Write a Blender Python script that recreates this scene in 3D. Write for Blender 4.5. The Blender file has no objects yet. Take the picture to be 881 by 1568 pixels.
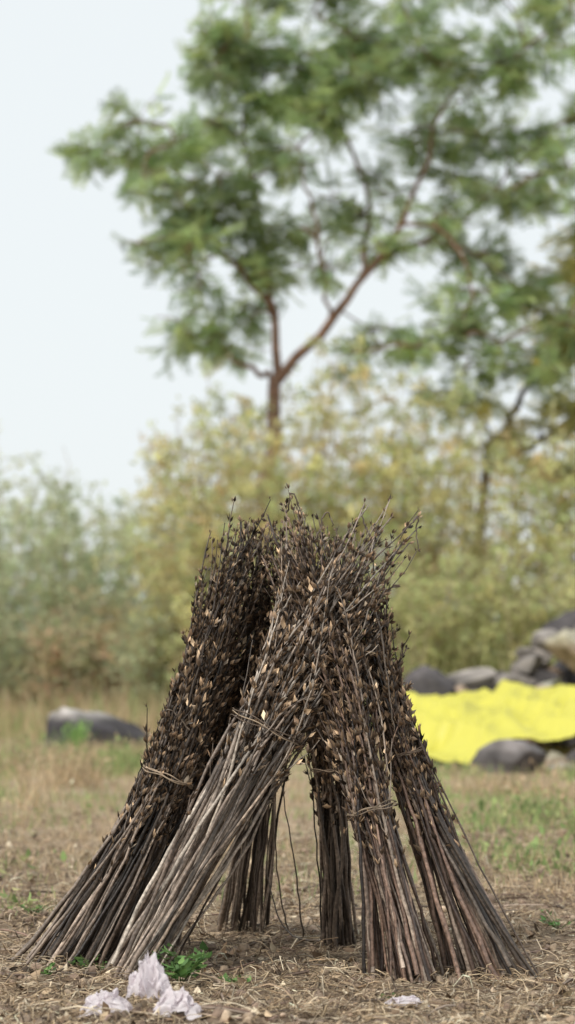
import bpy, math, random
import numpy as np
from mathutils import noise, Vector
rng=np.random.default_rng(7); random.seed(7)
S=bpy.context.scene
S.view_settings.view_transform='Standard'
try: S.view_settings.look='None'
except: pass
S.view_settings.exposure=0
# ---------------------------------------------------------------- helpers
def nrm(a): return a/np.maximum(np.linalg.norm(a,axis=-1,keepdims=True),1e-9)
class B:
    def __init__(s): s.v=[];s.f=[];s.c=[];s.n=0
    def add(s,V,F,C):
        V=np.asarray(V,float).reshape(-1,3); C=np.broadcast_to(np.asarray(C,float),(len(V),3))
        s.v.append(V); s.c.append(C); s.f.append(np.asarray(F,int)+s.n); s.n+=len(V)
    def obj(s,name,mat,parent=None,smooth=False):
        V=np.concatenate(s.v); C=np.concatenate(s.c)
        me=bpy.data.meshes.new(name)
        me.vertices.add(len(V)); me.vertices.foreach_set('co',V.astype(np.float32).ravel())
        loops=np.concatenate([f.ravel() for f in s.f])
        tot=np.concatenate([np.full(len(f),f.shape[1]) for f in s.f])
        st=np.concatenate([[0],np.cumsum(tot)[:-1]])
        me.loops.add(len(loops)); me.loops.foreach_set('vertex_index',loops.astype(np.int32))
        me.polygons.add(len(tot)); me.polygons.foreach_set('loop_start',st.astype(np.int32))
        me.update(calc_edges=True)
        a=me.color_attributes.new('Col','FLOAT_COLOR','POINT')
        a.data.foreach_set('color',np.concatenate([C,np.ones((len(C),1))],1).astype(np.float32).ravel())
        if smooth: me.polygons.foreach_set('use_smooth',np.ones(len(tot),bool))
        me.materials.append(mat)
        o=bpy.data.objects.new(name,me); S.collection.objects.link(o)
        if parent: o.parent=parent
        return o
def empty(name):
    o=bpy.data.objects.new(name,None); S.collection.objects.link(o); return o
def tubes(b,P,R,k,C):
    P=np.asarray(P,float); Sn,n,_=P.shape
    T=nrm(np.gradient(P,axis=1)); m=nrm(P[:,-1]-P[:,0])
    ref=np.where(np.abs(m[:,2:3])>.8,np.array([[1,.1,0]]),np.array([[0,0.1,1.]]))
    X=nrm(np.cross(T,ref[:,None,:])); Y=np.cross(T,X)
    a=np.arange(k)*2*math.pi/k
    R=np.broadcast_to(R,(Sn,n))
    V=P[:,:,None,:]+R[:,:,None,None]*(np.cos(a)[None,None,:,None]*X[:,:,None,:]+np.sin(a)[None,None,:,None]*Y[:,:,None,:])
    i=np.arange(n-1)[:,None]; j=np.arange(k)[None,:]
    f=np.stack([i*k+j,i*k+(j+1)%k,(i+1)*k+(j+1)%k,(i+1)*k+j],-1).reshape(-1,4)
    F=(f[None]+(np.arange(Sn)*n*k)[:,None,None]).reshape(-1,4)
    C=np.broadcast_to(np.asarray(C,float),(Sn,n,3))
    b.add(V.reshape(-1,3),F,np.repeat(C.reshape(-1,3),k,axis=0))
    if k>=5:
        caps=(np.arange(k)[None,:]+(np.arange(Sn)*n*k)[:,None]+(n-1)*k)
        b.f.append(caps+b.n-Sn*n*k)
def inst(b,TV,TF,pos,D,size,C,up=None,tc=None,sx=None):
    N=len(pos); Z=nrm(D)
    r=rng.normal(size=(N,3)) if up is None else np.broadcast_to(up,(N,3))+rng.normal(size=(N,3))*.35
    X=nrm(np.cross(Z,r)); Y=np.cross(Z,X)
    s=np.asarray(size,float).reshape(-1,1,1)*np.ones((N,1,1))
    sxx=s if sx is None else s*np.asarray(sx).reshape(-1,1,1)
    TV=np.asarray(TV,float)
    V=pos[:,None,:]+sxx*TV[None,:,0:1]*X[:,None,:]+sxx*TV[None,:,1:2]*Y[:,None,:]+s*TV[None,:,2:3]*Z[:,None,:]
    F=(np.asarray(TF)[None]+(np.arange(N)*len(TV))[:,None,None]).reshape(-1,np.asarray(TF).shape[1])
    C=np.broadcast_to(np.asarray(C,float),(N,3))
    cc=np.repeat(C[:,None,:],len(TV),axis=1)
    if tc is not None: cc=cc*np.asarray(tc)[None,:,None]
    b.add(V.reshape(-1,3),F,cc.reshape(-1,3))
def pal(cols,n,var=.25):
    cols=np.array(cols,float); w=rng.random((n,1)); i=rng.integers(0,len(cols),n); j=rng.integers(0,len(cols),n)
    return ((cols[i]*w+cols[j]*(1-w))*(1+var*rng.normal(size=(n,1))).clip(.35,2)).clip(0,.85)
# ---------------------------------------------------------------- materials
def newmat(name):
    m=bpy.data.materials.new(name); m.use_nodes=True; nt=m.node_tree
    return m,nt,nt.nodes['Principled BSDF'],nt.nodes['Material Output']
def attrmat(name,rough=.7,nscale=40,namt=.4,transl=0,inner=None,bump=0,spec=.3):
    m,nt,p,out=newmat(name); N=nt.nodes; L=nt.links
    a=N.new('ShaderNodeAttribute'); a.attribute_name='Col'
    tc=N.new('ShaderNodeTexCoord'); no=N.new('ShaderNodeTexNoise'); no.inputs['Scale'].default_value=nscale; no.inputs['Detail'].default_value=4
    L.new(tc.outputs['Object'],no.inputs['Vector'])
    mr=N.new('ShaderNodeMapRange'); mr.inputs['From Min'].default_value=.3; mr.inputs['From Max'].default_value=.7
    mr.inputs['To Min'].default_value=1-namt; mr.inputs['To Max'].default_value=1+namt
    L.new(no.outputs['Fac'],mr.inputs['Value'])
    vm=N.new('ShaderNodeVectorMath'); vm.operation='SCALE'; L.new(a.outputs['Color'],vm.inputs[0]); L.new(mr.outputs[0],vm.inputs['Scale'])
    col=vm.outputs[0]
    if inner:
        g=N.new('ShaderNodeNewGeometry'); mx=N.new('ShaderNodeMix'); mx.data_type='RGBA'
        L.new(g.outputs['Backfacing'],mx.inputs['Factor']); L.new(col,mx.inputs['A'])
        v2=N.new('ShaderNodeVectorMath'); v2.operation='MULTIPLY'; v2.inputs[1].default_value=inner; L.new(col,v2.inputs[0])
        L.new(v2.outputs[0],mx.inputs['B']); col=mx.outputs['Result']
    L.new(col,p.inputs['Base Color']); p.inputs['Roughness'].default_value=rough
    p.inputs['Specular IOR Level'].default_value=spec
    if bump:
        bp=N.new('ShaderNodeBump'); bp.inputs['Strength'].default_value=bump; bp.inputs['Distance'].default_value=.01
        L.new(no.outputs['Fac'],bp.inputs['Height']); L.new(bp.outputs[0],p.inputs['Normal'])
    if transl:
        t=N.new('ShaderNodeBsdfTranslucent'); ms=N.new('ShaderNodeMixShader'); ms.inputs[0].default_value=transl
        L.new(col,t.inputs['Color']); L.new(p.outputs[0],ms.inputs[1]); L.new(t.outputs[0],ms.inputs[2]); L.new(ms.outputs[0],out.inputs['Surface'])
    return m
M_stalk=attrmat('dry_stalk',.42,90,.5,spec=.5,bump=.3)
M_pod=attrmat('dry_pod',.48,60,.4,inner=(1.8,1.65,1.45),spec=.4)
M_leaf=attrmat('leaf',.6,3,.22,transl=.5)
M_weed=attrmat('weed_leaf',.5,30,.25,transl=.35)
M_bark=attrmat('bark',.85,14,.4,bump=.5)
M_straw=attrmat('straw',.6,50,.3)
M_rock=attrmat('rock_surface',.85,7,.45,bump=.8)
M_clod=attrmat('clod',.95,60,.3,bump=.5)
# ---------------------------------------------------------------- world, sun, camera
SUN_EL=math.radians(48); SUN_AZ=math.radians(218)
w=bpy.data.worlds.new('World'); S.world=w; w.use_nodes=True; nt=w.node_tree; bg=nt.nodes['Background']
sky=nt.nodes.new('ShaderNodeTexSky'); sky.sky_type='NISHITA'; sky.sun_disc=False
sky.sun_elevation=SUN_EL; sky.sun_rotation=SUN_AZ; sky.dust_density=3; sky.air_density=1
mx=nt.nodes.new('ShaderNodeMix'); mx.data_type='RGBA'; mx.inputs['Factor'].default_value=.88
nt.links.new(sky.outputs[0],mx.inputs['A']); mx.inputs['B'].default_value=(9.5,10.0,10.1,1)
nt.links.new(mx.outputs['Result'],bg.inputs['Color']); bg.inputs['Strength'].default_value=.1
sd=bpy.data.lights.new('sun','SUN'); sd.energy=2.6; sd.angle=math.radians(12); sd.color=(1,.95,.86)
so=bpy.data.objects.new('sun',sd); S.collection.objects.link(so)
dv=Vector((math.sin(SUN_AZ)*math.cos(SUN_EL),math.cos(SUN_AZ)*math.cos(SUN_EL),math.sin(SUN_EL)))
so.rotation_euler=dv.to_track_quat('Z','Y').to_euler()
cd=bpy.data.cameras.new('camera'); cam=bpy.data.objects.new('camera',cd); S.collection.objects.link(cam); S.camera=cam
cam.location=(0,0,.88); cam.rotation_euler=(math.radians(93.34),0,0)
cd.sensor_fit='VERTICAL'; cd.sensor_height=36; cd.lens=85; cd.clip_end=6000; cd.clip_start=.1
cd.dof.use_dof=True; cd.dof.focus_distance=6.8; cd.dof.aperture_fstop=2.8
# ---------------------------------------------------------------- ground
def gz(x,y):
    d=max(0,1-max(0,y-16)/10) if y<26 else 0
    z=noise.noise(Vector((x*.5,y*.5,3)))*.03+noise.noise(Vector((x*3,y*3,7)))*.014+noise.noise(Vector((x*11,y*11,1)))*.009
    if 4<y<14 and abs(x)<3: z+=noise.noise(Vector((x*32,y*32,5)))*.006
    return z*d
def axis(lo,hi,st,far):
    a=list(np.arange(lo,hi,st)); s=st; v=a[-1]
    while v<far: s*=1.25; v+=s; a.append(v)
    s=st; v=a[0]; pre=[]
    while v>-far: s*=1.25; v-=s; pre.append(v)
    return np.array(pre[::-1]+a)
xs=axis(-1.9,1.9,.02,4000); ys=axis(5.2,11,.02,4000)
gx,gy=np.meshgrid(xs,ys); zz=np.array([gz(a,b) for a,b in zip(gx.ravel(),gy.ravel())])
V=np.stack([gx.ravel(),gy.ravel(),zz],1); nx=len(xs); ny=len(ys)
i,j=np.meshgrid(np.arange(ny-1),np.arange(nx-1),indexing='ij'); k=(i*nx+j).ravel()
F=np.stack([k,k+1,k+nx+1,k+nx],1)
m,nt,p,out=newmat('soil'); N=nt.nodes; L=nt.links
tc=N.new('ShaderNodeTexCoord')
def nz(scale,detail=5,rough=.6,vec=None):
    n=N.new('ShaderNodeTexNoise'); n.inputs['Scale'].default_value=scale; n.inputs['Detail'].default_value=detail; n.inputs['Roughness'].default_value=rough
    L.new(vec or tc.outputs['Object'],n.inputs['Vector']); return n.outputs['Fac']
def ramp(fac,st):
    r=N.new('ShaderNodeValToRGB'); e=r.color_ramp.elements
    while len(e)<len(st): e.new(.5)
    for q,(pp,c) in zip(e,st): q.position=pp; q.color=(*c,1)
    L.new(fac,r.inputs[0]); return r.outputs['Color']
def mixc(f,a,b):
    q=N.new('ShaderNodeMix'); q.data_type='RGBA'
    L.new(f,q.inputs['Factor']); L.new(a,q.inputs['A']); L.new(b,q.inputs['B']); return q.outputs['Result']
fine=ramp(nz(38,8,.7),[(.32,(.07,.048,.034)),(.5,(.26,.19,.135)),(.68,(.48,.38,.28))])
big=ramp(nz(.8,8,.7),[(.35,(.33,.24,.15)),(.5,(.48,.36,.25)),(.63,(.60,.48,.36))])
g2=ramp(nz(.9,8,.75),[(.50,(0,0,0)),(.64,(1,1,1))])
sep=N.new('ShaderNodeSeparateXYZ'); L.new(tc.outputs['Object'],sep.inputs[0])
far=N.new('ShaderNodeMapRange'); far.inputs['From Min'].default_value=7; far.inputs['From Max'].default_value=12; L.new(sep.outputs['Y'],far.inputs['Value'])
hf=N.new('ShaderNodeMath'); hf.operation='MULTIPLY'; hf.inputs[1].default_value=.8; L.new(far.outputs[0],hf.inputs[0])
c1=mixc(hf.outputs[0],fine,big)
gr=N.new('ShaderNodeRGB'); gr.outputs[0].default_value=(.30,.29,.15,1)
mm=N.new('ShaderNodeMath'); mm.operation='MULTIPLY'; L.new(g2,mm.inputs[0]); L.new(hf.outputs[0],mm.inputs[1])
c2=mixc(mm.outputs[0],c1,gr.outputs[0])
L.new(c2,p.inputs['Base Color']); p.inputs['Roughness'].default_value=.95; p.inputs['Specular IOR Level'].default_value=.1
bp=N.new('ShaderNodeBump'); bp.inputs['Strength'].default_value=1; bp.inputs['Distance'].default_value=.015; L.new(nz(70,8,.75),bp.inputs['Height']); L.new(bp.outputs[0],p.inputs['Normal'])
g=B(); g.add(V,F,(.3,.2,.1)); g.obj('ground',m,smooth=True)
# ---------------------------------------------------------------- straw litter, clods
TRI=lambda n: [[q*3+a,q*3+(a+1)%3,(q+1)*3+(a+1)%3,(q+1)*3+a] for q in range(n-1) for a in range(3)]
def strawT(bend):
    v=[]
    for q in range(4):
        t=q/3; off=bend*4*t*(1-t)
        for a in range(3): v.append([.5*math.cos(a*2.094)+off*60,.5*math.sin(a*2.094),t])
    return v
def ground_pts(n,y0,y1,xf,powy=1.5):
    y=y0+(y1-y0)*rng.random(n)**powy; x=(rng.random(n)*2-1)*y*xf
    z=np.array([gz(a,b) for a,b in zip(x,y)]); return np.stack([x,y,z],1)
LEAFV=[[0,0,0],[-.28,.06,.35],[0,-.02,.4],[.28,.06,.35],[-.2,.03,.72],[0,-.05,.72],[.2,.03,.72],[0,-.12,1]]
LEAFQ=np.array([[0,2,5,1],[0,3,6,2],[1,5,7,4],[2,6,7,5]])
SOIL=[(.58,.45,.29),(.42,.30,.19),(.74,.63,.47),(.09,.065,.045),(.22,.155,.11),(.48,.36,.24)]
st=B()
for bend in (0,.12,-.1,.2):
    n=10000; P=ground_pts(n,5.2,13,.17,1.4)
    keep=np.array([noise.noise(Vector((a*2.2,b*2.2,9)))>-.32+.4*random.random()-.2 for a,b in P[:,:2]]); P=P[keep]; n=len(P)
    a=rng.random(n)*6.283; D=np.stack([np.cos(a),np.sin(a),rng.normal(size=n)*.15+.05],1)
    ln=.015+.11*rng.random(n)**2; wd=(.001+.0034*rng.random(n)**2)
    P[:,2]+=.002+.012*rng.random(n)
    inst(st,strawT(bend),TRI(4),P,D,ln,pal(SOIL,n,.2),sx=wd/ln)
n=240; P=ground_pts(n,5.6,9.5,.15,1.2); P[:,2]+=.007; a=rng.random(n)*6.283
ln=.08+.2*rng.random(n)
inst(st,strawT(.02),TRI(4),P,np.stack([np.cos(a),np.sin(a),rng.normal(size=n)*.06],1),ln,pal([(.12,.09,.07),(.36,.28,.22),(.2,.13,.1)],n),sx=(.005+.005*rng.random(n))/ln)
n=11000; P=ground_pts(n,5.2,12,.17,1.3); P[:,2]+=.003+.006*rng.random(n)
inst(st,LEAFV,LEAFQ,P,rng.normal(size=(n,3))*[1,1,.3],.008+.038*rng.random(n)**2,pal([(.24,.16,.10),(.10,.07,.045),(.42,.31,.2),(.6,.5,.36)],n,.3),up=(0,0,1))
st.obj('straw_litter',M_straw)
def ico(sub):
    import bmesh
    bm=bmesh.new(); bmesh.ops.create_icosphere(bm,subdivisions=sub,radius=1); V=np.array([v.co[:] for v in bm.verts]); F=np.array([[v.index for v in f.verts] for f in bm.faces]); bm.free(); return V,F
def rockshape(V,seed,nc=14,lo=.62,hi=.95):
    r=np.random.default_rng(seed); V=V.copy()
    for q in range(nc):
        n=nrm(r.normal(size=3)); d=lo+(hi-lo)*r.random(); e=np.maximum(V@n-d,0); V-=e[:,None]*n
    return V
cl=B(); I1=ico(2)
for s in range(6):
    n=640; P=ground_pts(n,5.2,14,.17,1.4); sz=.004+.03*rng.random(n)**3.2; P[:,2]+=sz*.2
    inst(cl,rockshape(I1[0],s,12,.4,.8)*[1,.8,.7],I1[1],P,rng.normal(size=(n,3)),sz,pal([(.28,.20,.15),(.42,.32,.23),(.16,.12,.09)],n))
cl.obj('soil_clods',M_clod)
# ---------------------------------------------------------------- stalk stack
stack=empty('stalk_bundle_stack')
VL=[[0,0,0],[-.17,.05,.42],[0,.15,.40],[.17,.05,.42],[0,.24,1]]
PODV=np.array(VL+[[a,-b,c*.96] for a,b,c in VL])
PODF=np.array([[0,2,1],[0,3,2],[1,2,4],[2,3,4],[5,6,7],[5,7,8],[6,9,7],[7,9,8]])
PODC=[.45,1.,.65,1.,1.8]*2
HUSK=np.array([[0,0,0],[-.2,.1,.35],[0,-.02,.5],[.22,.08,.45],[.05,.15,1]]); HUSKF=np.array([[0,2,1],[0,3,2],[1,2,4],[2,3,4]])
HK=[(.36,.28,.20),(.22,.165,.115),(.5,.41,.31),(.11,.078,.06)]
DK=[(.07,.052,.04),(.14,.105,.08),(.042,.031,.026),(.26,.205,.165)]
LT=[(.44,.36,.30),(.25,.19,.15),(.60,.52,.44),(.10,.075,.06),(.36,.275,.21)]
RD=[(.27,.175,.13),(.14,.09,.068),(.44,.35,.28),(.065,.045,.037)]
PD=[(.075,.053,.038),(.145,.105,.075),(.03,.022,.017),(.30,.23,.165),(.045,.033,.025)]
def bundle(name,n,base,bs,tie,tr,top,ts,u0,stalkcol,podcol,ut=.45,poddens=1.,lenvar=.14,rad=.0056,extra=None,usetie=True):
    o=B(); pb=B()
    base,tie,top=map(np.array,(base,tie,top))
    ax=nrm(top-base); e1=nrm(np.cross(ax,[0,1,0])); e2=np.cross(ax,e1)
    a=rng.random(n)*6.283; r=np.sqrt(rng.random(n))
    d=np.stack([np.cos(a)*r,np.sin(a)*r],1)
    T=tie+tr*(d[:,:1]*e1+d[:,1:]*e2)
    ng=max(6,n//6); gid=rng.integers(0,ng,n); goff=rng.normal(size=(ng,2))*.45
    d2=d*.8+goff[gid]+rng.normal(size=(n,2))*.15
    Bp=np.stack([base[0]-bs[0]*d2[:,0]*np.sign(-e1[0]),base[1]+bs[1]*(d2[:,1]*np.sign(e2[1])),np.zeros(n)],1)
    Bp[:,2]=[gz(q[0],q[1])+.002 for q in Bp]
    Bp[:,2]+=np.where(rng.random(n)<.25,.04*rng.random(n),0)
    d3=d*.8+rng.normal(size=(n,2))*.42
    Tp=top+ts[0]*d3[:,:1]*e1+ts[0]*d3[:,1:]*e2*.8+ax*(rng.normal(size=(n,1)).clip(-2.2,1.2)*lenvar-.02)*ts[1]
    Tp[:,2]=np.minimum(Tp[:,2],1.20+.10*rng.random(n)**2)
    if extra is not None:
        for q,(t0) in enumerate(extra): Tp[q]=t0
    m=24; u=np.linspace(0,1,m)[None,:,None]
    L0=(u-ut)*(u-1)/(ut); L1=u*(u-1)/(ut*(ut-1)); L2=u*(u-ut)/(1-ut)
    P=Bp[:,None]*L0+T[:,None]*L1+Tp[:,None]*L2
    ph=rng.random((n,2))*6.28; fr=4+9*rng.random((n,2)); am=.003+.012*rng.random((n,2))**1.5
    uu=u[:,:,0]
    wv=lambda q: am[:,q:q+1]*np.sin(fr[:,q:q+1]*uu+ph[:,q:q+1])*(.4+uu*1.7)+.0018*rng.normal(size=(n,m))
    P=P+wv(0)[:,:,None]*e1+wv(1)[:,:,None]*e2
    r0=rad*(.5+.85*rng.random((n,1))); R=r0*(1-.74*uu)*(1+.35*(rng.random((n,m))<.2))
    C=pal(stalkcol,n,.35)[:,None,:]*(1-.4*uu[:,:,None]*np.ones((n,1,1)))*(.7+.6*rng.random((n,m,1)))
    tubes(o,P,R,6,C)
    nb=int(n*1.5); si=rng.integers(0,n,nb); ui=.3+.62*rng.random(nb); fi=ui*(m-1); k0=fi.astype(int); fr_=(fi-k0)[:,None]
    Pb=P[si,k0]*(1-fr_)+P[si,np.minimum(k0+1,m-1)]*fr_; Tg=nrm(P[si,np.minimum(k0+1,m-1)]-P[si,k0])
    out=nrm(nrm(np.cross(Tg,rng.normal(size=(nb,3))))*(.2+.25*rng.random((nb,1)))+Tg); ln=(.05+.15*rng.random((nb,1)))
    w_=np.linspace(0,1,7)[None,:,None]
    Q=Pb[:,None]+ (out*ln)[:,None]*w_+(Tg*ln)[:,None]*w_**2*.3+rng.normal(size=(nb,7,3))*.0025
    tubes(o,Q,(.0024*(1-.5*w_[:,:,0])),4,C[si,10][:,None,:]*.8)
    def pods(P,lo,spacing,cut):
        n_,m_,_=P.shape; ln=np.linalg.norm(np.diff(P,axis=1),axis=2).sum(1).mean()
        k=int(ln*(1-lo)/spacing); uu=np.linspace(lo,1,k)[None]+rng.normal(size=(n_,k))*.006; uu=uu.clip(0,.9999)
        f=uu*(m_-1); a=f.astype(int); t=(f-a)[...,None]; ii=np.arange(n_)[:,None]
        X=P[ii,a]*(1-t)+P[ii,a+1]*t; G=nrm(P[ii,a+1]-P[ii,a]); SZ=1-.4*np.clip((uu-.75)/.25,0,1)
        for side in range(4):
            ref=rng.normal(size=(n_,k,3)); o1=nrm(np.cross(G,ref))
            ang=(.12+.42*rng.random((n_,k,1)))+(rng.random((n_,k,1))<.08)*1.
            D=nrm(G*1.0+o1*ang); c_=cut if side<3 else cut*.5
            q=rng.random((n_,k))<c_*np.clip((uu-lo)/(.22),.12,1)
            xx=X[q]+o1[q]*.003; nn=len(xx); sz=SZ[q]
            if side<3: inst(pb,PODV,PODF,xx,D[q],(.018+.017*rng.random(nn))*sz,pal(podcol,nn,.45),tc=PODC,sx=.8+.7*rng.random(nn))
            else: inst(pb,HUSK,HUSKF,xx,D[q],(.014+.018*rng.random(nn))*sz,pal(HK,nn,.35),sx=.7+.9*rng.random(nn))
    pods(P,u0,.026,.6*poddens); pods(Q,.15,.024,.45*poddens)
    o.obj(name+'_stems',M_stalk,stack,True); pb.obj(name+'_pods',M_pod,stack)
    if not usetie: return
    tb=B(); th=np.linspace(0,2*math.pi,40)
    for q in range(3):
        rr=tr*1.04+.006+.003*rng.random()
        off=(rng.random()-.5)*.012; ti=rng.normal()*.008; p2=rng.random()*6.28
        c=tie+ax*off+rr*(np.cos(th)[:,None]*e1+np.sin(th)[:,None]*e2)+ax*(ti*np.sin(th+p2)+.003*np.sin(5*th+q*1.3))[:,None]
        tubes(tb,c[None],np.full((1,40),.0018),5,pal([(.26,.2,.14),(.13,.09,.065),(.34,.26,.19)],1))
    tb.obj(name+'_tie',M_straw,stack,True)
bundle('left_bundle',72,(-.605,7.02,0),(.13,.15),(-.345,7.02,.525),.068,(-.155,7.05,1.12),(.075,1),.2,DK+LT[1:2],PD,ut=.45,extra=[(-.19,7.0,1.26),(-.20,7.05,1.22),(-.17,7.0,1.24)])
bundle('middle_left_bundle',44,(-.47,7.22,0),(.09,.1),(-.25,7.2,.56),.06,(-.07,7.1,1.11),(.09,1),.25,DK,PD,ut=.47,usetie=False)
bundle('front_left_bundle',94,(-.42,6.85,0),(.065,.15),(-.055,6.80,.67),.1,(.17,6.92,1.11),(.16,1),.42,LT,PD,ut=.56,rad=.0062,
  extra=[(.26,6.85,1.33),(.29,6.85,1.31),(.36,6.85,1.27),(.37,6.88,1.24),(.33,6.8,1.18),(.24,6.8,1.29),(.0,6.9,1.31),(.05,6.9,1.28),(.31,6.85,1.14),(.30,6.85,1.22),(.34,6.9,1.20),(.29,6.8,1.26),(.22,6.8,1.30),(.27,6.85,1.06)])
bundle('front_right_bundle',72,(.34,6.70,0),(.08,.09),(.235,6.74,.445),.062,(.03,6.92,1.15),(.10,1),.24,RD,PD,ut=.38,extra=[(-.01,6.9,1.34),(-.03,6.9,1.30),(.03,6.9,1.3),(-.05,6.9,1.27)])
bundle('right_bundle',58,(.575,6.84,0),(.115,.12),(.335,6.9,.59),.05,(.20,6.98,1.06),(.07,1),.26,RD+DK,PD,ut=.5,extra=[(.26,6.95,1.2),(.29,6.95,1.1)])
bundle('back_left_bundle',40,(-.17,7.8,0),(.09,.14),(-.065,7.36,.62),.055,(-.02,7.1,1.15),(.11,1),.35,DK,PD,ut=.5)
bundle('back_right_bundle',42,(.175,7.45,0),(.05,.12),(.12,7.28,.55),.05,(.04,7.08,1.14),(.11,1),.3,DK,PD,ut=.47)
tb=B()
def curve(pts,n=14):
    pts=np.array(pts,float); t=np.linspace(0,len(pts)-1,n); out=[]
    for u in t:
        i=min(int(u),len(pts)-2); f=u-i; p0=pts[max(i-1,0)];p1=pts[i];p2=pts[i+1];p3=pts[min(i+2,len(pts)-1)]
        out.append(.5*((2*p1)+(-p0+p2)*f+(2*p0-5*p1+4*p2-p3)*f*f+(-p0+3*p1-3*p2+p3)*f**3))
    return np.array(out)
for pts in ([(.355,6.85,1.25),(.37,6.85,1.27),(.365,6.85,1.22),(.372,6.84,1.165)],[(.0,6.9,1.28),(.01,6.88,1.335),(.03,6.88,1.31),(.045,6.88,1.25)],
            [(.25,6.88,1.0),(.27,6.84,.9),(.285,6.82,.78),(.30,6.8,.66)],[(.08,6.88,1.2),(.11,6.88,1.28),(.13,6.88,1.24)],
            [(-.28,6.95,.66),(-.33,6.94,.715),(-.36,6.94,.712)],[(.24,6.85,1.2),(.21,6.85,1.27),(.22,6.85,1.3)],
            [(.05,7.5,.01),(.02,7.4,.25),(-.03,7.3,.55)],[(.0,7.6,.01),(-.03,7.5,.2),(-.05,7.3,.5)],[(.1,7.3,.02),(.0,7.45,.03),(-.06,7.5,.2),(-.05,7.4,.5)]):
    c=curve(pts,16)+rng.normal(size=(16,3))*.0015; tubes(tb,c[None],np.linspace(.0032,.0014,16)[None],5,(.13,.10,.075))
tb.obj('loose_tendrils',M_stalk,stack,True)
# ---------------------------------------------------------------- small plants
def weed(name,x,y,w_,h,nst,nl,cols,ls):
    b=B(); a=rng.random(nst)*6.28; r=np.sqrt(rng.random(nst))*w_
    z0=gz(x,y)
    base=np.array([x,y,z0]); tip=base+np.stack([np.cos(a)*r,np.sin(a)*r,h*(.5+.6*rng.random(nst))],1)
    u=np.linspace(0,1,6)[None,:,None]; P=base+(tip-base)[:,None]*u; P[:,:,2]-= (u*(1-u))[:,:,0]*-.02
    tubes(b,P,.0016*(1-.6*u[:,:,0]),5,(.12,.17,.05))
    i=rng.integers(0,nst,nl); t=(.3+.7*rng.random((nl,1))); pos=base+(tip[i]-base)*t
    D=np.stack([rng.normal(size=nl),rng.normal(size=nl),rng.normal(size=nl)*.3+.25],1)
    inst(b,LEAFV,LEAFQ,pos,D,ls*(.6+.7*rng.random(nl)),pal(cols,nl,.2),up=(0,0,1),sx=.9+.3*rng.random(nl))
    return b.obj(name,M_weed)
GR=[(.15,.29,.09),(.23,.39,.12),(.11,.20,.07)]
weed('weed_plant',-.285,6.54,.10,.10,14,100,GR,.036)
weed('weed_plant',-.13,6.50,.07,.035,7,30,GR,.02)
weed('weed_plant',-.66,6.72,.06,.04,6,24,GR,.02)
weed('weed_plant',-.55,6.85,.06,.05,6,24,GR,.022)
weed('weed_plant',.86,7.75,.09,.06,8,26,GR,.022)
weed('weed_plant',-.84,8.1,.1,.05,8,24,GR,.02)
weed('weed_plant',.26,6.2,.03,.02,4,10,GR,.014)
BL=[[-.5,0,0],[.5,0,0],[-.42,.0,.4],[.42,.0,.4],[-.25,.1,.75],[.25,.1,.75],[-.03,.22,1],[.03,.22,1]]
BLF=np.array([[0,1,3,2],[2,3,5,4],[4,5,7,6]])
def blades(b,P,h,w_,cols,lean=.35):
    n=len(P); D=np.stack([rng.normal(size=n)*lean,rng.normal(size=n)*lean,np.ones(n)],1); hh=h*(.5+.8*rng.random(n))
    TV=np.array(BL); TV[:,1]*=6
    inst(b,TV,BLF,P,D,hh,pal(cols,n),sx=w_/hh)
gp=B()
def patch(cx,cy,rx,ry,n,h,w_,cols,leaf=0):
    x=cx+rng.normal(size=n)*rx; y=cy+rng.normal(size=n)*ry
    P=np.stack([x,y,[gz(a,b) for a,b in zip(x,y)]],1); blades(gp,P,h,w_,cols)
    if leaf:
        Q=P[rng.integers(0,n,leaf)]+np.stack([rng.normal(size=leaf)*.03,rng.normal(size=leaf)*.03,rng.random(leaf)*h],1)
        inst(gp,LEAFV,LEAFQ,Q,rng.normal(size=(leaf,3))+[0,0,.4],.03+.02*rng.random(leaf),pal(cols,leaf),up=(0,0,1))
G2=[(.28,.40,.15),(.37,.47,.19),(.50,.48,.24),(.20,.28,.10)]
DRY=[(.62,.47,.30),(.52,.38,.24),(.70,.57,.40),(.42,.33,.2)]
for q in range(34): patch(-1.4+.5*random.gauss(0,1),17.8+1.8*random.gauss(0,1),.09,.18,60,.09+.18*random.random(),.008,G2 if random.random()<.7 else DRY,35)
patch(-1.88,21.6,.05,.06,70,.26,.012,[(.26,.44,.13),(.34,.52,.17)],130)
patch(-1.3,12.5,.3,.8,80,.06,.005,G2,30)
patch(-.93,8.35,.1,.2,80,.04,.004,G2,30)
patch(-1.1,9.9,.15,.3,90,.04,.004,G2,30)
patch(1.0,9.8,.12,.25,150,.05,.004,G2,50)
for q in range(24): patch(1.25+.4*random.gauss(0,1),12+1.6*random.gauss(0,1),.08,.15,40,.06+.06*random.random(),.006,G2,22)
for q in range(30): patch(1.5+.6*random.gauss(0,1),15.5+1.3*random.gauss(0,1),.12,.2,50,.11,.007,G2 if random.random()<.6 else DRY,20)
for q in range(560):
    y=8.5+19*random.random()**.8; x=(random.random()*2-1)*y*.17
    patch(x,y,.13,.2,34,.05+.004*max(0,y-10)+.03*random.random(),.006,DRY if random.random()<.66 else G2,0)
for q in range(200):
    x=-6+12*random.random(); y=24+5*random.random()
    if y<26 and x>.6: continue
    patch(x,y,.25,.3,40,.25+.25*random.random(),.012,DRY if random.random()<.6 else G2,0)
gp.obj('grass_patches',M_leaf)
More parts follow.
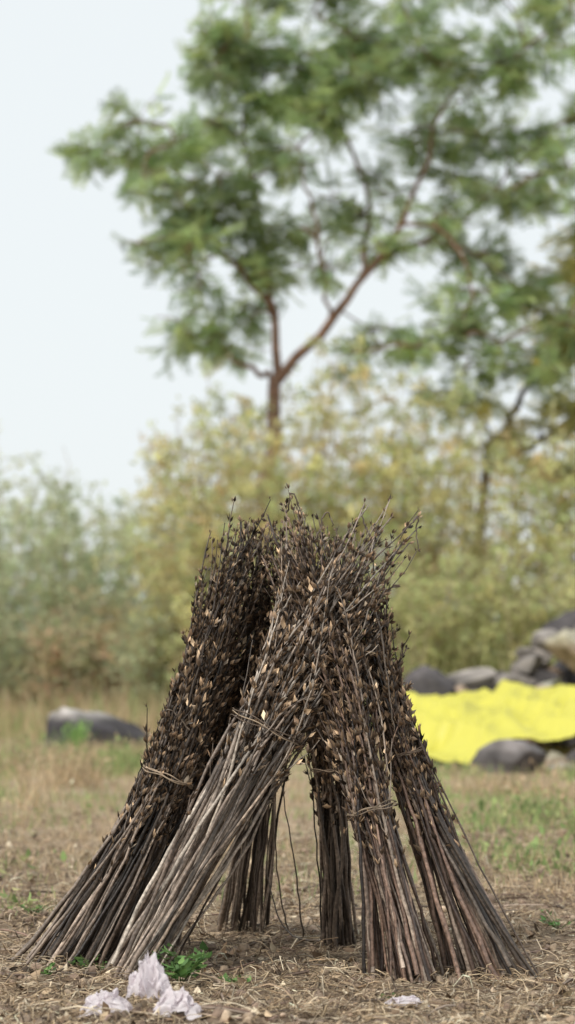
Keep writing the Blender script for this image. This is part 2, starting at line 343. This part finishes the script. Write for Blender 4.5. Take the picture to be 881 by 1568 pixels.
# ---------------------------------------------------------------- plastic bags
m,nt,p,out=newmat('thin_plastic'); N=nt.nodes; L=nt.links
p.inputs['Base Color'].default_value=(.90,.84,.87,1); p.inputs['Roughness'].default_value=.3
t=N.new('ShaderNodeBsdfTranslucent'); t.inputs['Color'].default_value=(.9,.85,.88,1)
ms=N.new('ShaderNodeMixShader'); ms.inputs[0].default_value=.4; L.new(p.outputs[0],ms.inputs[1]); L.new(t.outputs[0],ms.inputs[2])
tr=N.new('ShaderNodeBsdfTransparent'); m2=N.new('ShaderNodeMixShader'); m2.inputs[0].default_value=.1
L.new(ms.outputs[0],m2.inputs[1]); L.new(tr.outputs[0],m2.inputs[2]); L.new(m2.outputs[0],out.inputs['Surface'])
M_pl=m
def sheet(b,c,w_,h_,seed,amp=.5,n=80,pk=.95):
    o=Vector((seed*5.3,seed*2.7,seed)); g0=gz(c[0],c[1]); W=[]
    for jv in range(n):
        for iu in range(n):
            s=iu/(n-1)*2-1; t=jv/(n-1)*2-1
            edge=1+.3*noise.noise(Vector((math.atan2(t,s)*1.6,seed,1)))
            r=math.hypot(s,t)
            bump=min(.75,max(0,1-r*pk))**.7
            p1=Vector((s*1.5,t*1.5,0))+o
            f1=1-2.6*abs(noise.noise(p1)); f2=1-2.6*abs(noise.noise(p1*2.1+Vector((4,1,2)))); f3=1-2.6*abs(noise.noise(p1*4.6))
            z=h_*(.75*bump+amp*(.32*f1+.22*f2+.11*f3)*(.35+bump)+.08)
            dx=.4*noise.noise(p1*1.7+Vector((9,0,0)))+.2*noise.noise(p1*4+Vector((9,3,0))); dy=.45*noise.noise(p1*1.7+Vector((0,9,5)))+.2*noise.noise(p1*4+Vector((0,9,9)))
            W.append((c[0]+w_*(s*edge+dx),c[1]+w_*.8*(t*edge+dy),g0+.002+max(z,.0015*(1+f2))))
    k=(np.arange(n-1)[:,None]*n+np.arange(n-1)[None]).ravel()
    b.add(W,np.stack([k,k+1,k+n+1,k+n],1),(1,1,1))
pb=B(); sheet(pb,(-.335,5.87,0),.046,.115,1,.9,pk=.7); sheet(pb,(-.262,5.82,0),.050,.055,2,1.)
pb.obj('crumpled_plastic_bag',M_pl)
pb=B(); sheet(pb,(-.435,5.86,0),.054,.05,3,1.)
pb.obj('crumpled_plastic_bag',M_pl)
pb=B(); sheet(pb,(.295,6.07,0),.042,.022,5,1.)
pb.obj('plastic_scrap',M_pl)
# ---------------------------------------------------------------- rocks
I5=ico(5)
def rock(name,c,d,seed,col,rot=0,top=None,th=.45):
    V=rockshape(I5[0],seed,10,.25,.7); V=np.array([v*(1+.05*noise.noise(Vector(v)*4+Vector((seed,0,0)))+.025*noise.noise(Vector(v)*11)) for v in V])
    V=(V-V.min(0))/(V.max(0)-V.min(0))*2-1
    cc=np.tile(np.array(col,float),(len(V),1))
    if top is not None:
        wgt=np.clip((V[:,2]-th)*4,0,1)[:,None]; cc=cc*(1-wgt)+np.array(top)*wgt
    V=V*np.array(d); ca,sa=math.cos(rot),math.sin(rot)
    V=np.stack([V[:,0]*ca-V[:,1]*sa,V[:,0]*sa+V[:,1]*ca,V[:,2]],1)+np.array(c)
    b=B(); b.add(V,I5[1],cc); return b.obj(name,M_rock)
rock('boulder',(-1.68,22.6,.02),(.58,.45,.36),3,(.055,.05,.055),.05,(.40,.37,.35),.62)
GY=(.20,.18,.165); BR=(.32,.24,.18); DG=(.07,.063,.065)
RK=[(1.68,18.1,.03,.26,.25,.22,(.12,.11,.11)),(1.95,18.4,.0,.2,.2,.14,BR),(1.2,18.5,-.02,.2,.15,.1,DG),(2.3,18.6,.02,.25,.2,.18,DG),(2.05,17.9,0,.12,.12,.08,GY),
 (1.28,21.9,.50,.32,.3,.28,DG),(1.05,21.8,.35,.25,.3,.22,GY),(1.68,22,.58,.24,.3,.17,GY),(1.93,22,.57,.16,.2,.15,DG),(2.12,21.9,.52,.17,.2,.18,GY),
 (2.72,21.6,.76,.46,.4,.34,BR),(2.25,22.2,.45,.34,.4,.36,DG),(2.62,22.2,1.10,.3,.25,.19,DG),(2.22,22,.78,.19,.2,.17,GY),(2.38,22.1,.98,.16,.2,.12,GY),(3.0,22.1,1.0,.4,.4,.4,GY),(2.75,22.5,.4,.6,.5,.65,DG),
 (3.4,21.8,.5,.5,.5,.6,BR),(3.9,22,.4,.5,.5,.45,GY),(2.3,21.5,.5,.15,.2,.16,(.4,.3,.22)),(1.85,21.6,.46,.14,.2,.1,DG)]
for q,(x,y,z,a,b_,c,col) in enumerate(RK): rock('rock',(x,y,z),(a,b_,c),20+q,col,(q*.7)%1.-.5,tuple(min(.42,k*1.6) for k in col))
for q in range(70):
    x=1.0+2.4*random.random(); zt=.15+.55*random.random()*(1 if x<2.0 else 1.5)
    rock('rock',(x,21.5+.6*random.random(),zt-.1),(.07+.12*random.random(),.13,.05+.09*random.random()),60+q,random.choice([GY,BR,DG,GY]),q)
# ---------------------------------------------------------------- tarp
fx=[.72,.86,1.0,1.15,1.3,1.46,1.58,1.75,2.0,2.15,2.3,3.0,4.0]; fz=[.30,.24,.08,.06,.06,.0,.15,.19,.18,.2,.27,.2,.02]
fy=[19.2,18.9,18.5,18.35,18.3,18.1,18.4,18.5,18.5,18.5,18.5,18.4,18.2]
nu,nv=260,130; V=[]
for jv in range(nv):
    t=jv/(nv-1)
    for iu in range(nu):
        s=iu/(nu-1); x=.74+3.2*s
        z0=np.interp(x,fx,fz); y0=np.interp(x,fx,fy); y1=21.3
        y=y0+(y1-y0)*t; rid=.50+.02*math.sin(x*4.1)+.012*math.sin(x*9)
        prof=min(1,(t/.8))**.7
        if t>.85: rid-= (t-.85)*1.2
        z=z0+(rid-z0)*prof
        wr=.05*noise.noise(Vector((x*2.2+t*2,y*1.1,2)))+.12*(1-3*abs(noise.noise(Vector((x*1.6+y*.9,y*1.0,5)))))+.05*(1-3*abs(noise.noise(Vector((x*5-y*2,y*2.5,8)))))+.014*noise.noise(Vector((x*14,y*9,2)))
        z+=wr*min(1,t*4+.3)*(1 if t<.75 else .4)
        V.append((x+.05*noise.noise(Vector((y*2,x,1))),y,max(z,.01)))
k=(np.arange(nv-1)[:,None]*nu+np.arange(nu-1)[None]).ravel()
b=B(); b.add(V,np.stack([k,k+1,k+nu+1,k+nu],1),(1,1,1))
m,nt,p,out=newmat('yellow_plastic_cloth'); N=nt.nodes; L=nt.links
p.inputs['Base Color'].default_value=(.66,.62,.10,1); p.inputs['Roughness'].default_value=.45
t=N.new('ShaderNodeBsdfTranslucent'); t.inputs['Color'].default_value=(.66,.62,.08,1); ms=N.new('ShaderNodeMixShader'); ms.inputs[0].default_value=.12
L.new(p.outputs[0],ms.inputs[1]); L.new(t.outputs[0],ms.inputs[2]); L.new(ms.outputs[0],out.inputs['Surface'])
b.obj('yellow_tarpaulin',m,smooth=True)
# ---------------------------------------------------------------- trees
fr=[];ff=[];q=0
for i in range(6):
    t=.12+i*.16; L_=.38*(1-.45*abs(t-.45))
    for sgn in (-1,1):
        fr+= [[0,0,t],[sgn*L_*.5,-.03,t+.12],[sgn*L_,-.12,t+.12],[sgn*L_*.55,-.05,t+.01]]; ff.append([q,q+1,q+2,q+3]); q+=4
FR=np.array(fr); FR[:,1]-=.25*FR[:,2]**2; FF=np.array(ff)
def tree(name,X,Y,K,limbs,clumps,cols,barkc,nf,fs,ntw=9):
    root=empty(name); w_=B(); lf=B(); lp=[]
    def W(p): return np.array([X+p[0]*K,Y+p[1]*K,.88+(p[2]-.88)*K if p[2]>.3 else p[2]])
    for pts,r0,r1 in limbs:
        c=curve([W(p) for p in pts]); c[1:]+=rng.normal(size=(13,3))*.03
        tubes(w_,c[None],np.linspace(r0*K,r1*K,14)[None],9,barkc); lp.append(c[4:])
    lp=np.concatenate(lp)
    for (x,z,rx,rz) in clumps:
        for rep in range(2):
            yy=rng.uniform(-1.1,1.1)*(1 if rep else .5)
            c=W((x+rng.normal()*.06,yy,z+rng.normal()*.05)); d=np.linalg.norm(lp-c,axis=1)+.45*np.maximum(0,lp[:,2]-c[2]); s=lp[d.argmin()]
            mid=(s+c)/2+[rng.normal()*.12,rng.normal()*.12,.05]
            cc=curve([s,mid,c],8); tubes(w_,cc[None],np.linspace(.017,.007,8)[None]*K,5,barkc)
            lp=np.concatenate([lp,cc[3:]])
            n=ntw; dd=nrm(rng.normal(size=(n,3))*[1,1,.8]); e=c+dd*np.array([rx,.42,rz])*K*(.5+.7*rng.random((n,1)))
            u=np.linspace(0,1,5)[None,:,None]; P=c+(e-c)[:,None]*u; P[:,:,2]+=(.1*u*(1-u))[:,:,0]; tubes(w_,P,.005*K,4,barkc)
            k=int(nf*rx*rz/.14); ii=rng.integers(0,n,k); t=rng.random((k,1))**.5
            pos=c+(e[ii]-c)*t+rng.normal(size=(k,3))*.025*K
            D=(e[ii]-c)*.9/K+rng.normal(size=(k,3))*.28+[0,0,-.28]
            br=(.8+.5*rng.random())*(1+.35*(pos[:,2:3]-c[2]))  # painted shading: leaf colour lightened up the clump, darkened on its underside
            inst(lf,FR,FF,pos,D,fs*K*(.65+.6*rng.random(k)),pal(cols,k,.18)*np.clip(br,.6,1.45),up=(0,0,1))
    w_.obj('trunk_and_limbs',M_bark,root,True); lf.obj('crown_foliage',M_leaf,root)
CL=[(-1.96,6.05,.38,.2),(-1.55,6.15,.4,.26),(-1.15,6.0,.36,.3),(-.8,5.8,.4,.3),(-1.5,5.65,.3,.18),(-1.0,5.4,.4,.25),(-1.55,5.1,.35,.13),(-1.0,5.07,.4,.2),(-.6,5.47,.36,.3),(-.35,5.0,.36,.35),
(-.95,4.73,.3,.17),(-1.1,4.25,.2,.28),(-.65,4.12,.4,.22),(-.27,4.45,.28,.22),(-.8,6.9,.3,.35),(-.75,6.4,.35,.3),(-.85,7.3,.25,.25),(-.4,7.2,.4,.35),(-.27,6.55,.4,.35),(0,6.1,.42,.3),(.2,7.05,.4,.35),
(.7,7.3,.45,.35),(.8,6.75,.42,.3),(.4,6.4,.38,.25),(1.35,7.25,.5,.35),(1.75,6.85,.45,.3),(2.3,7.0,.4,.35),(2.8,7.3,.4,.35),(1.35,6.35,.42,.2),(2.0,6.3,.42,.25),(2.6,6.3,.42,.25),(1.1,5.9,.36,.17),(1.75,5.8,.42,.22),
(1.6,5.45,.4,.18),(2.3,5.6,.36,.2),(1.0,5.1,.36,.17),(1.95,5.1,.42,.25),(1.9,4.6,.42,.24),(2.35,4.7,.36,.24),(1.75,4.2,.4,.2),(.95,4.25,.4,.13),(1.35,4.0,.38,.17),(2.2,4.0,.42,.2),(2.85,4.2,.36,.24),(1.6,3.6,.38,.17),
(2.6,3.75,.36,.17),(0,5.3,.28,.26),(2.85,5.8,.36,.28),(3.3,6.6,.5,.4),(3.3,5.4,.5,.35),(3.5,4.6,.4,.3),(-.4,7.9,.5,.25),(.4,7.9,.5,.25),(1.2,8.0,.5,.3),(2.0,7.8,.5,.25),(2.8,8.0,.5,.3),(.35,4.9,.2,.16),(.5,5.6,.25,.16),
(.45,6.75,.3,.2),(.75,5.5,.3,.15),(-.1,4.8,.3,.2),(.7,3.95,.3,.12)]
LM=[([(-.3,0,-.1),(-.22,0,1.5),(-.2,0,2.7),(-.1,0,3.75)],.10,.065),
([(-.1,0,3.72),(-.17,.1,4.3),(-.2,.1,4.9),(-.35,.2,5.8),(-.5,.1,7.0)],.05,.015),
([(-.1,0,3.7),(.44,-.1,4.33),(.75,-.2,4.73),(1.15,0,5.3),(1.5,.1,6.2),(1.9,.1,7.1)],.055,.013),
([(.75,-.2,4.73),(.85,.3,5.5),(.6,.4,6.4),(.5,.4,7.3)],.03,.012),
([(-.1,0,3.72),(-.45,-.2,3.85),(-.8,-.2,4.1)],.035,.012),
([(-.17,.1,4.4),(-.7,-.2,5.1),(-1.3,-.2,5.8),(-1.9,-.1,6.1)],.028,.01),
([(.95,-.1,5.0),(1.5,.3,5.25),(2.1,.3,5.7),(2.7,.2,6.3)],.03,.01),
([(1.15,0,5.3),(1.6,-.3,5.2),(1.9,-.4,4.7),(1.8,-.4,4.1)],.022,.008),
([(1.5,.3,5.25),(2.1,.3,5.0),(2.6,.3,4.5)],.02,.008),
([(.44,-.1,4.33),(.3,-.5,5.2),(.1,-.6,6.0)],.022,.01)]
TG=[(.29,.40,.18),(.38,.48,.22),(.21,.31,.16),(.46,.53,.22)]  # greens greyed so the leaf colour carries distance haze
tree('acacia_tree',0,30,1.2,LM,CL,TG,(.22,.13,.09),90,.215)
CL2=[(.5,5.2,.4,.3),(.9,4.9,.5,.4),(.2,4.7,.4,.25),(.6,4.3,.5,.3),(1.2,4.4,.5,.4),(0.1,4.1,.3,.2),(.3,3.5,.5,.25),(.9,3.6,.5,.3),(-.3,3.2,.4,.2),(.5,2.9,.5,.3),(1.1,3.0,.5,.3),(1.6,3.8,.5,.4),(1.6,5.0,.5,.4),(-.6,3.7,.3,.2),(.8,5.6,.4,.3)]
LM2=[([(-.55,0,-.1),(-.55,0,1.5),(-.5,0,2.9),(-.2,0,3.55)],.08,.045),([(-.2,0,3.55),(.2,.1,4.2),(.6,0,5.0)],.04,.012),([(-.5,0,2.9),(.4,.2,3.4),(1.2,.2,4.0)],.04,.012)]
YG=[(.46,.49,.19),(.60,.56,.2),(.34,.41,.17),(.70,.58,.18)]
tree('acacia_tree',3.1,31,1.15,LM2,CL2,YG,(.11,.08,.065),80,.22)
# ---------------------------------------------------------------- shrubs
SL=[[0,0,0],[-.21,.04,.45],[0,.0,1],[.21,.04,.45]]
def shrubs(name,items):
    b=B(); wd=B(); root=empty(name)
    for (x,y,H,R,ns,nl,ls,cols,lo) in items:
        a=rng.random(ns)*6.28; rr=R*np.sqrt(rng.random(ns)); u=np.linspace(0,1,9)[None,:,None]
        hh=H*(.55+.45*rng.random(ns))*(1-.25*rr/R)
        e=np.stack([np.cos(a)*rr,np.sin(a)*rr,hh],1)
        P=np.array([x,y,0])+np.concatenate([e[:,None,:2]*u**1.4,(e[:,None,2:]*(u*1.25-.25*u**3))],2)
        P[:,1:]+=rng.normal(size=(ns,8,3))*.03
        tubes(wd,P,.012*(1-.75*u[:,:,0]),4,pal([(.36,.3,.22),(.48,.4,.28)],1))
        nt_=ns*12; i=rng.integers(0,ns,nt_); f=(lo+(.999-lo)*rng.random(nt_))*8; k=f.astype(int); t=(f-k)[:,None]
        s=P[i,k]*(1-t)+P[i,np.minimum(k+1,8)]*t; d=nrm(rng.normal(size=(nt_,3))*[1,1,.5]+[0,0,.35]); ln=(.15+.4*rng.random((nt_,1)))
        tubes(wd,s[:,None]+(d*ln)[:,None]*np.linspace(0,1,4)[None,:,None],.003,3,(.4,.32,.22))
        tcol=pal(cols,nt_,.12)
        j=rng.integers(0,nt_,nl); pos=s[j]+d[j]*ln[j]*rng.random((nl,1))*1.1+rng.normal(size=(nl,3))*.035; pos[:,2]=np.maximum(pos[:,2],.03)
        inst(b,SL,[[0,1,2,3]],pos,d[j]+rng.normal(size=(nl,3))*.8,ls*(.6+.8*rng.random(nl)),tcol[j]*(.85+.3*rng.random((nl,1))))
    wd.obj('stems',M_bark,root); b.obj('leaves',M_leaf,root)
LG=[(.56,.64,.42),(.64,.69,.46),(.46,.55,.36),(.70,.70,.46)]  # shrub palettes from here paled and greyed, haze put into leaf colours
YB=[(.72,.72,.38),(.61,.67,.35),(.80,.73,.37),(.50,.58,.29),(.74,.59,.33)]
YT=[(.60,.66,.36),(.52,.62,.33),(.74,.68,.34),(.74,.58,.34)]
YL=[(.68,.68,.36),(.56,.62,.31),(.76,.71,.37),(.46,.53,.25)]
DR=[(.72,.52,.37),(.64,.45,.32),(.74,.61,.41),(.55,.53,.30),(.48,.57,.31)]
L1=[]
for x,y,H,R in [(-5.5,32,4.2,1.),(-4.4,31,4.1,.9),(-3.6,30,4.1,.8),(-2.9,31,3.8,.8),(-2.3,32,3.6,.8),(-1.7,31,3.7,.8),(-3.2,33,3.5,1),(-4.,33,4,1)]:
    L1.append((x,y,H,R,18,4200,.08,LG,.2))
shrubs('green_shrub_thicket',L1)
L2=[]
for x,y,H,R in [(-1.4,29,4.2,.7),(-.9,28,4.4,.7),(-.3,27.5,4.6,.8),(.3,28,5.2,.8),(.9,28,4.9,.8),(1.5,28,4.7,.8),(2.1,28,4.4,.8),(2.8,28,4.1,.8),(3.5,28,4.2,.9),(4.4,29,4.2,1.),(5.5,29,4.2,1.1),
   (-.6,31.5,4.8,.9),(.5,32,5.5,1),(1.6,32,5.2,1)]:
    L2.append((x,y,H,R,20,5200,.08,YB if y<30 else YT,.12))
for q in range(14):
    L2.append((.3+q*.36,26+random.random()*.9,1.9+.7*random.random(),.5,14,2000,.075,YL,.05))
shrubs('yellowing_shrub_thicket',L2)
L3=[]
for q in range(20):
    x=-6+q*.29; L3.append((x,28.6+random.random()*1.9,1.3+.9*random.random(),.45,14,1500,.08,DR if random.random()<.6 else LG,.03))
shrubs('dry_shrub_undergrowth',L3)
tg=B(); n=6000; x=.2+6*rng.random(n); y=26+3*rng.random(n); blades(tg,np.stack([x,y,0*x],1),1.1,.018,YL,.3)
n=3500; x=-7+7*rng.random(n); y=28.0+3*rng.random(n); blades(tg,np.stack([x,y,0*x],1),.5,.018,DR+DRY,.45)
tg.obj('tall_grass',M_leaf)
# ---------------------------------------------------------------- distant hills
hb=B(); V=[]; n=160
for i in range(n):
    x=-1500+3000*i/(n-1); h=26+16*noise.noise(Vector((x*.004,1,2)))+5*noise.noise(Vector((x*.02,5,2)))
    V+= [(x,900,-2),(x,960,h*.6),(x,1100,h*1.1)]
F=[]
for i in range(n-1):
    for r in (0,1): F.append([i*3+r,i*3+3+r,i*3+4+r,i*3+1+r])
hb.add(V,F,(.42,.5,.56)); hb.obj('distant_hills',attrmat('hazy_hill',1,.02,.1))  # air haze is painted in as a pale blue-grey hill colour
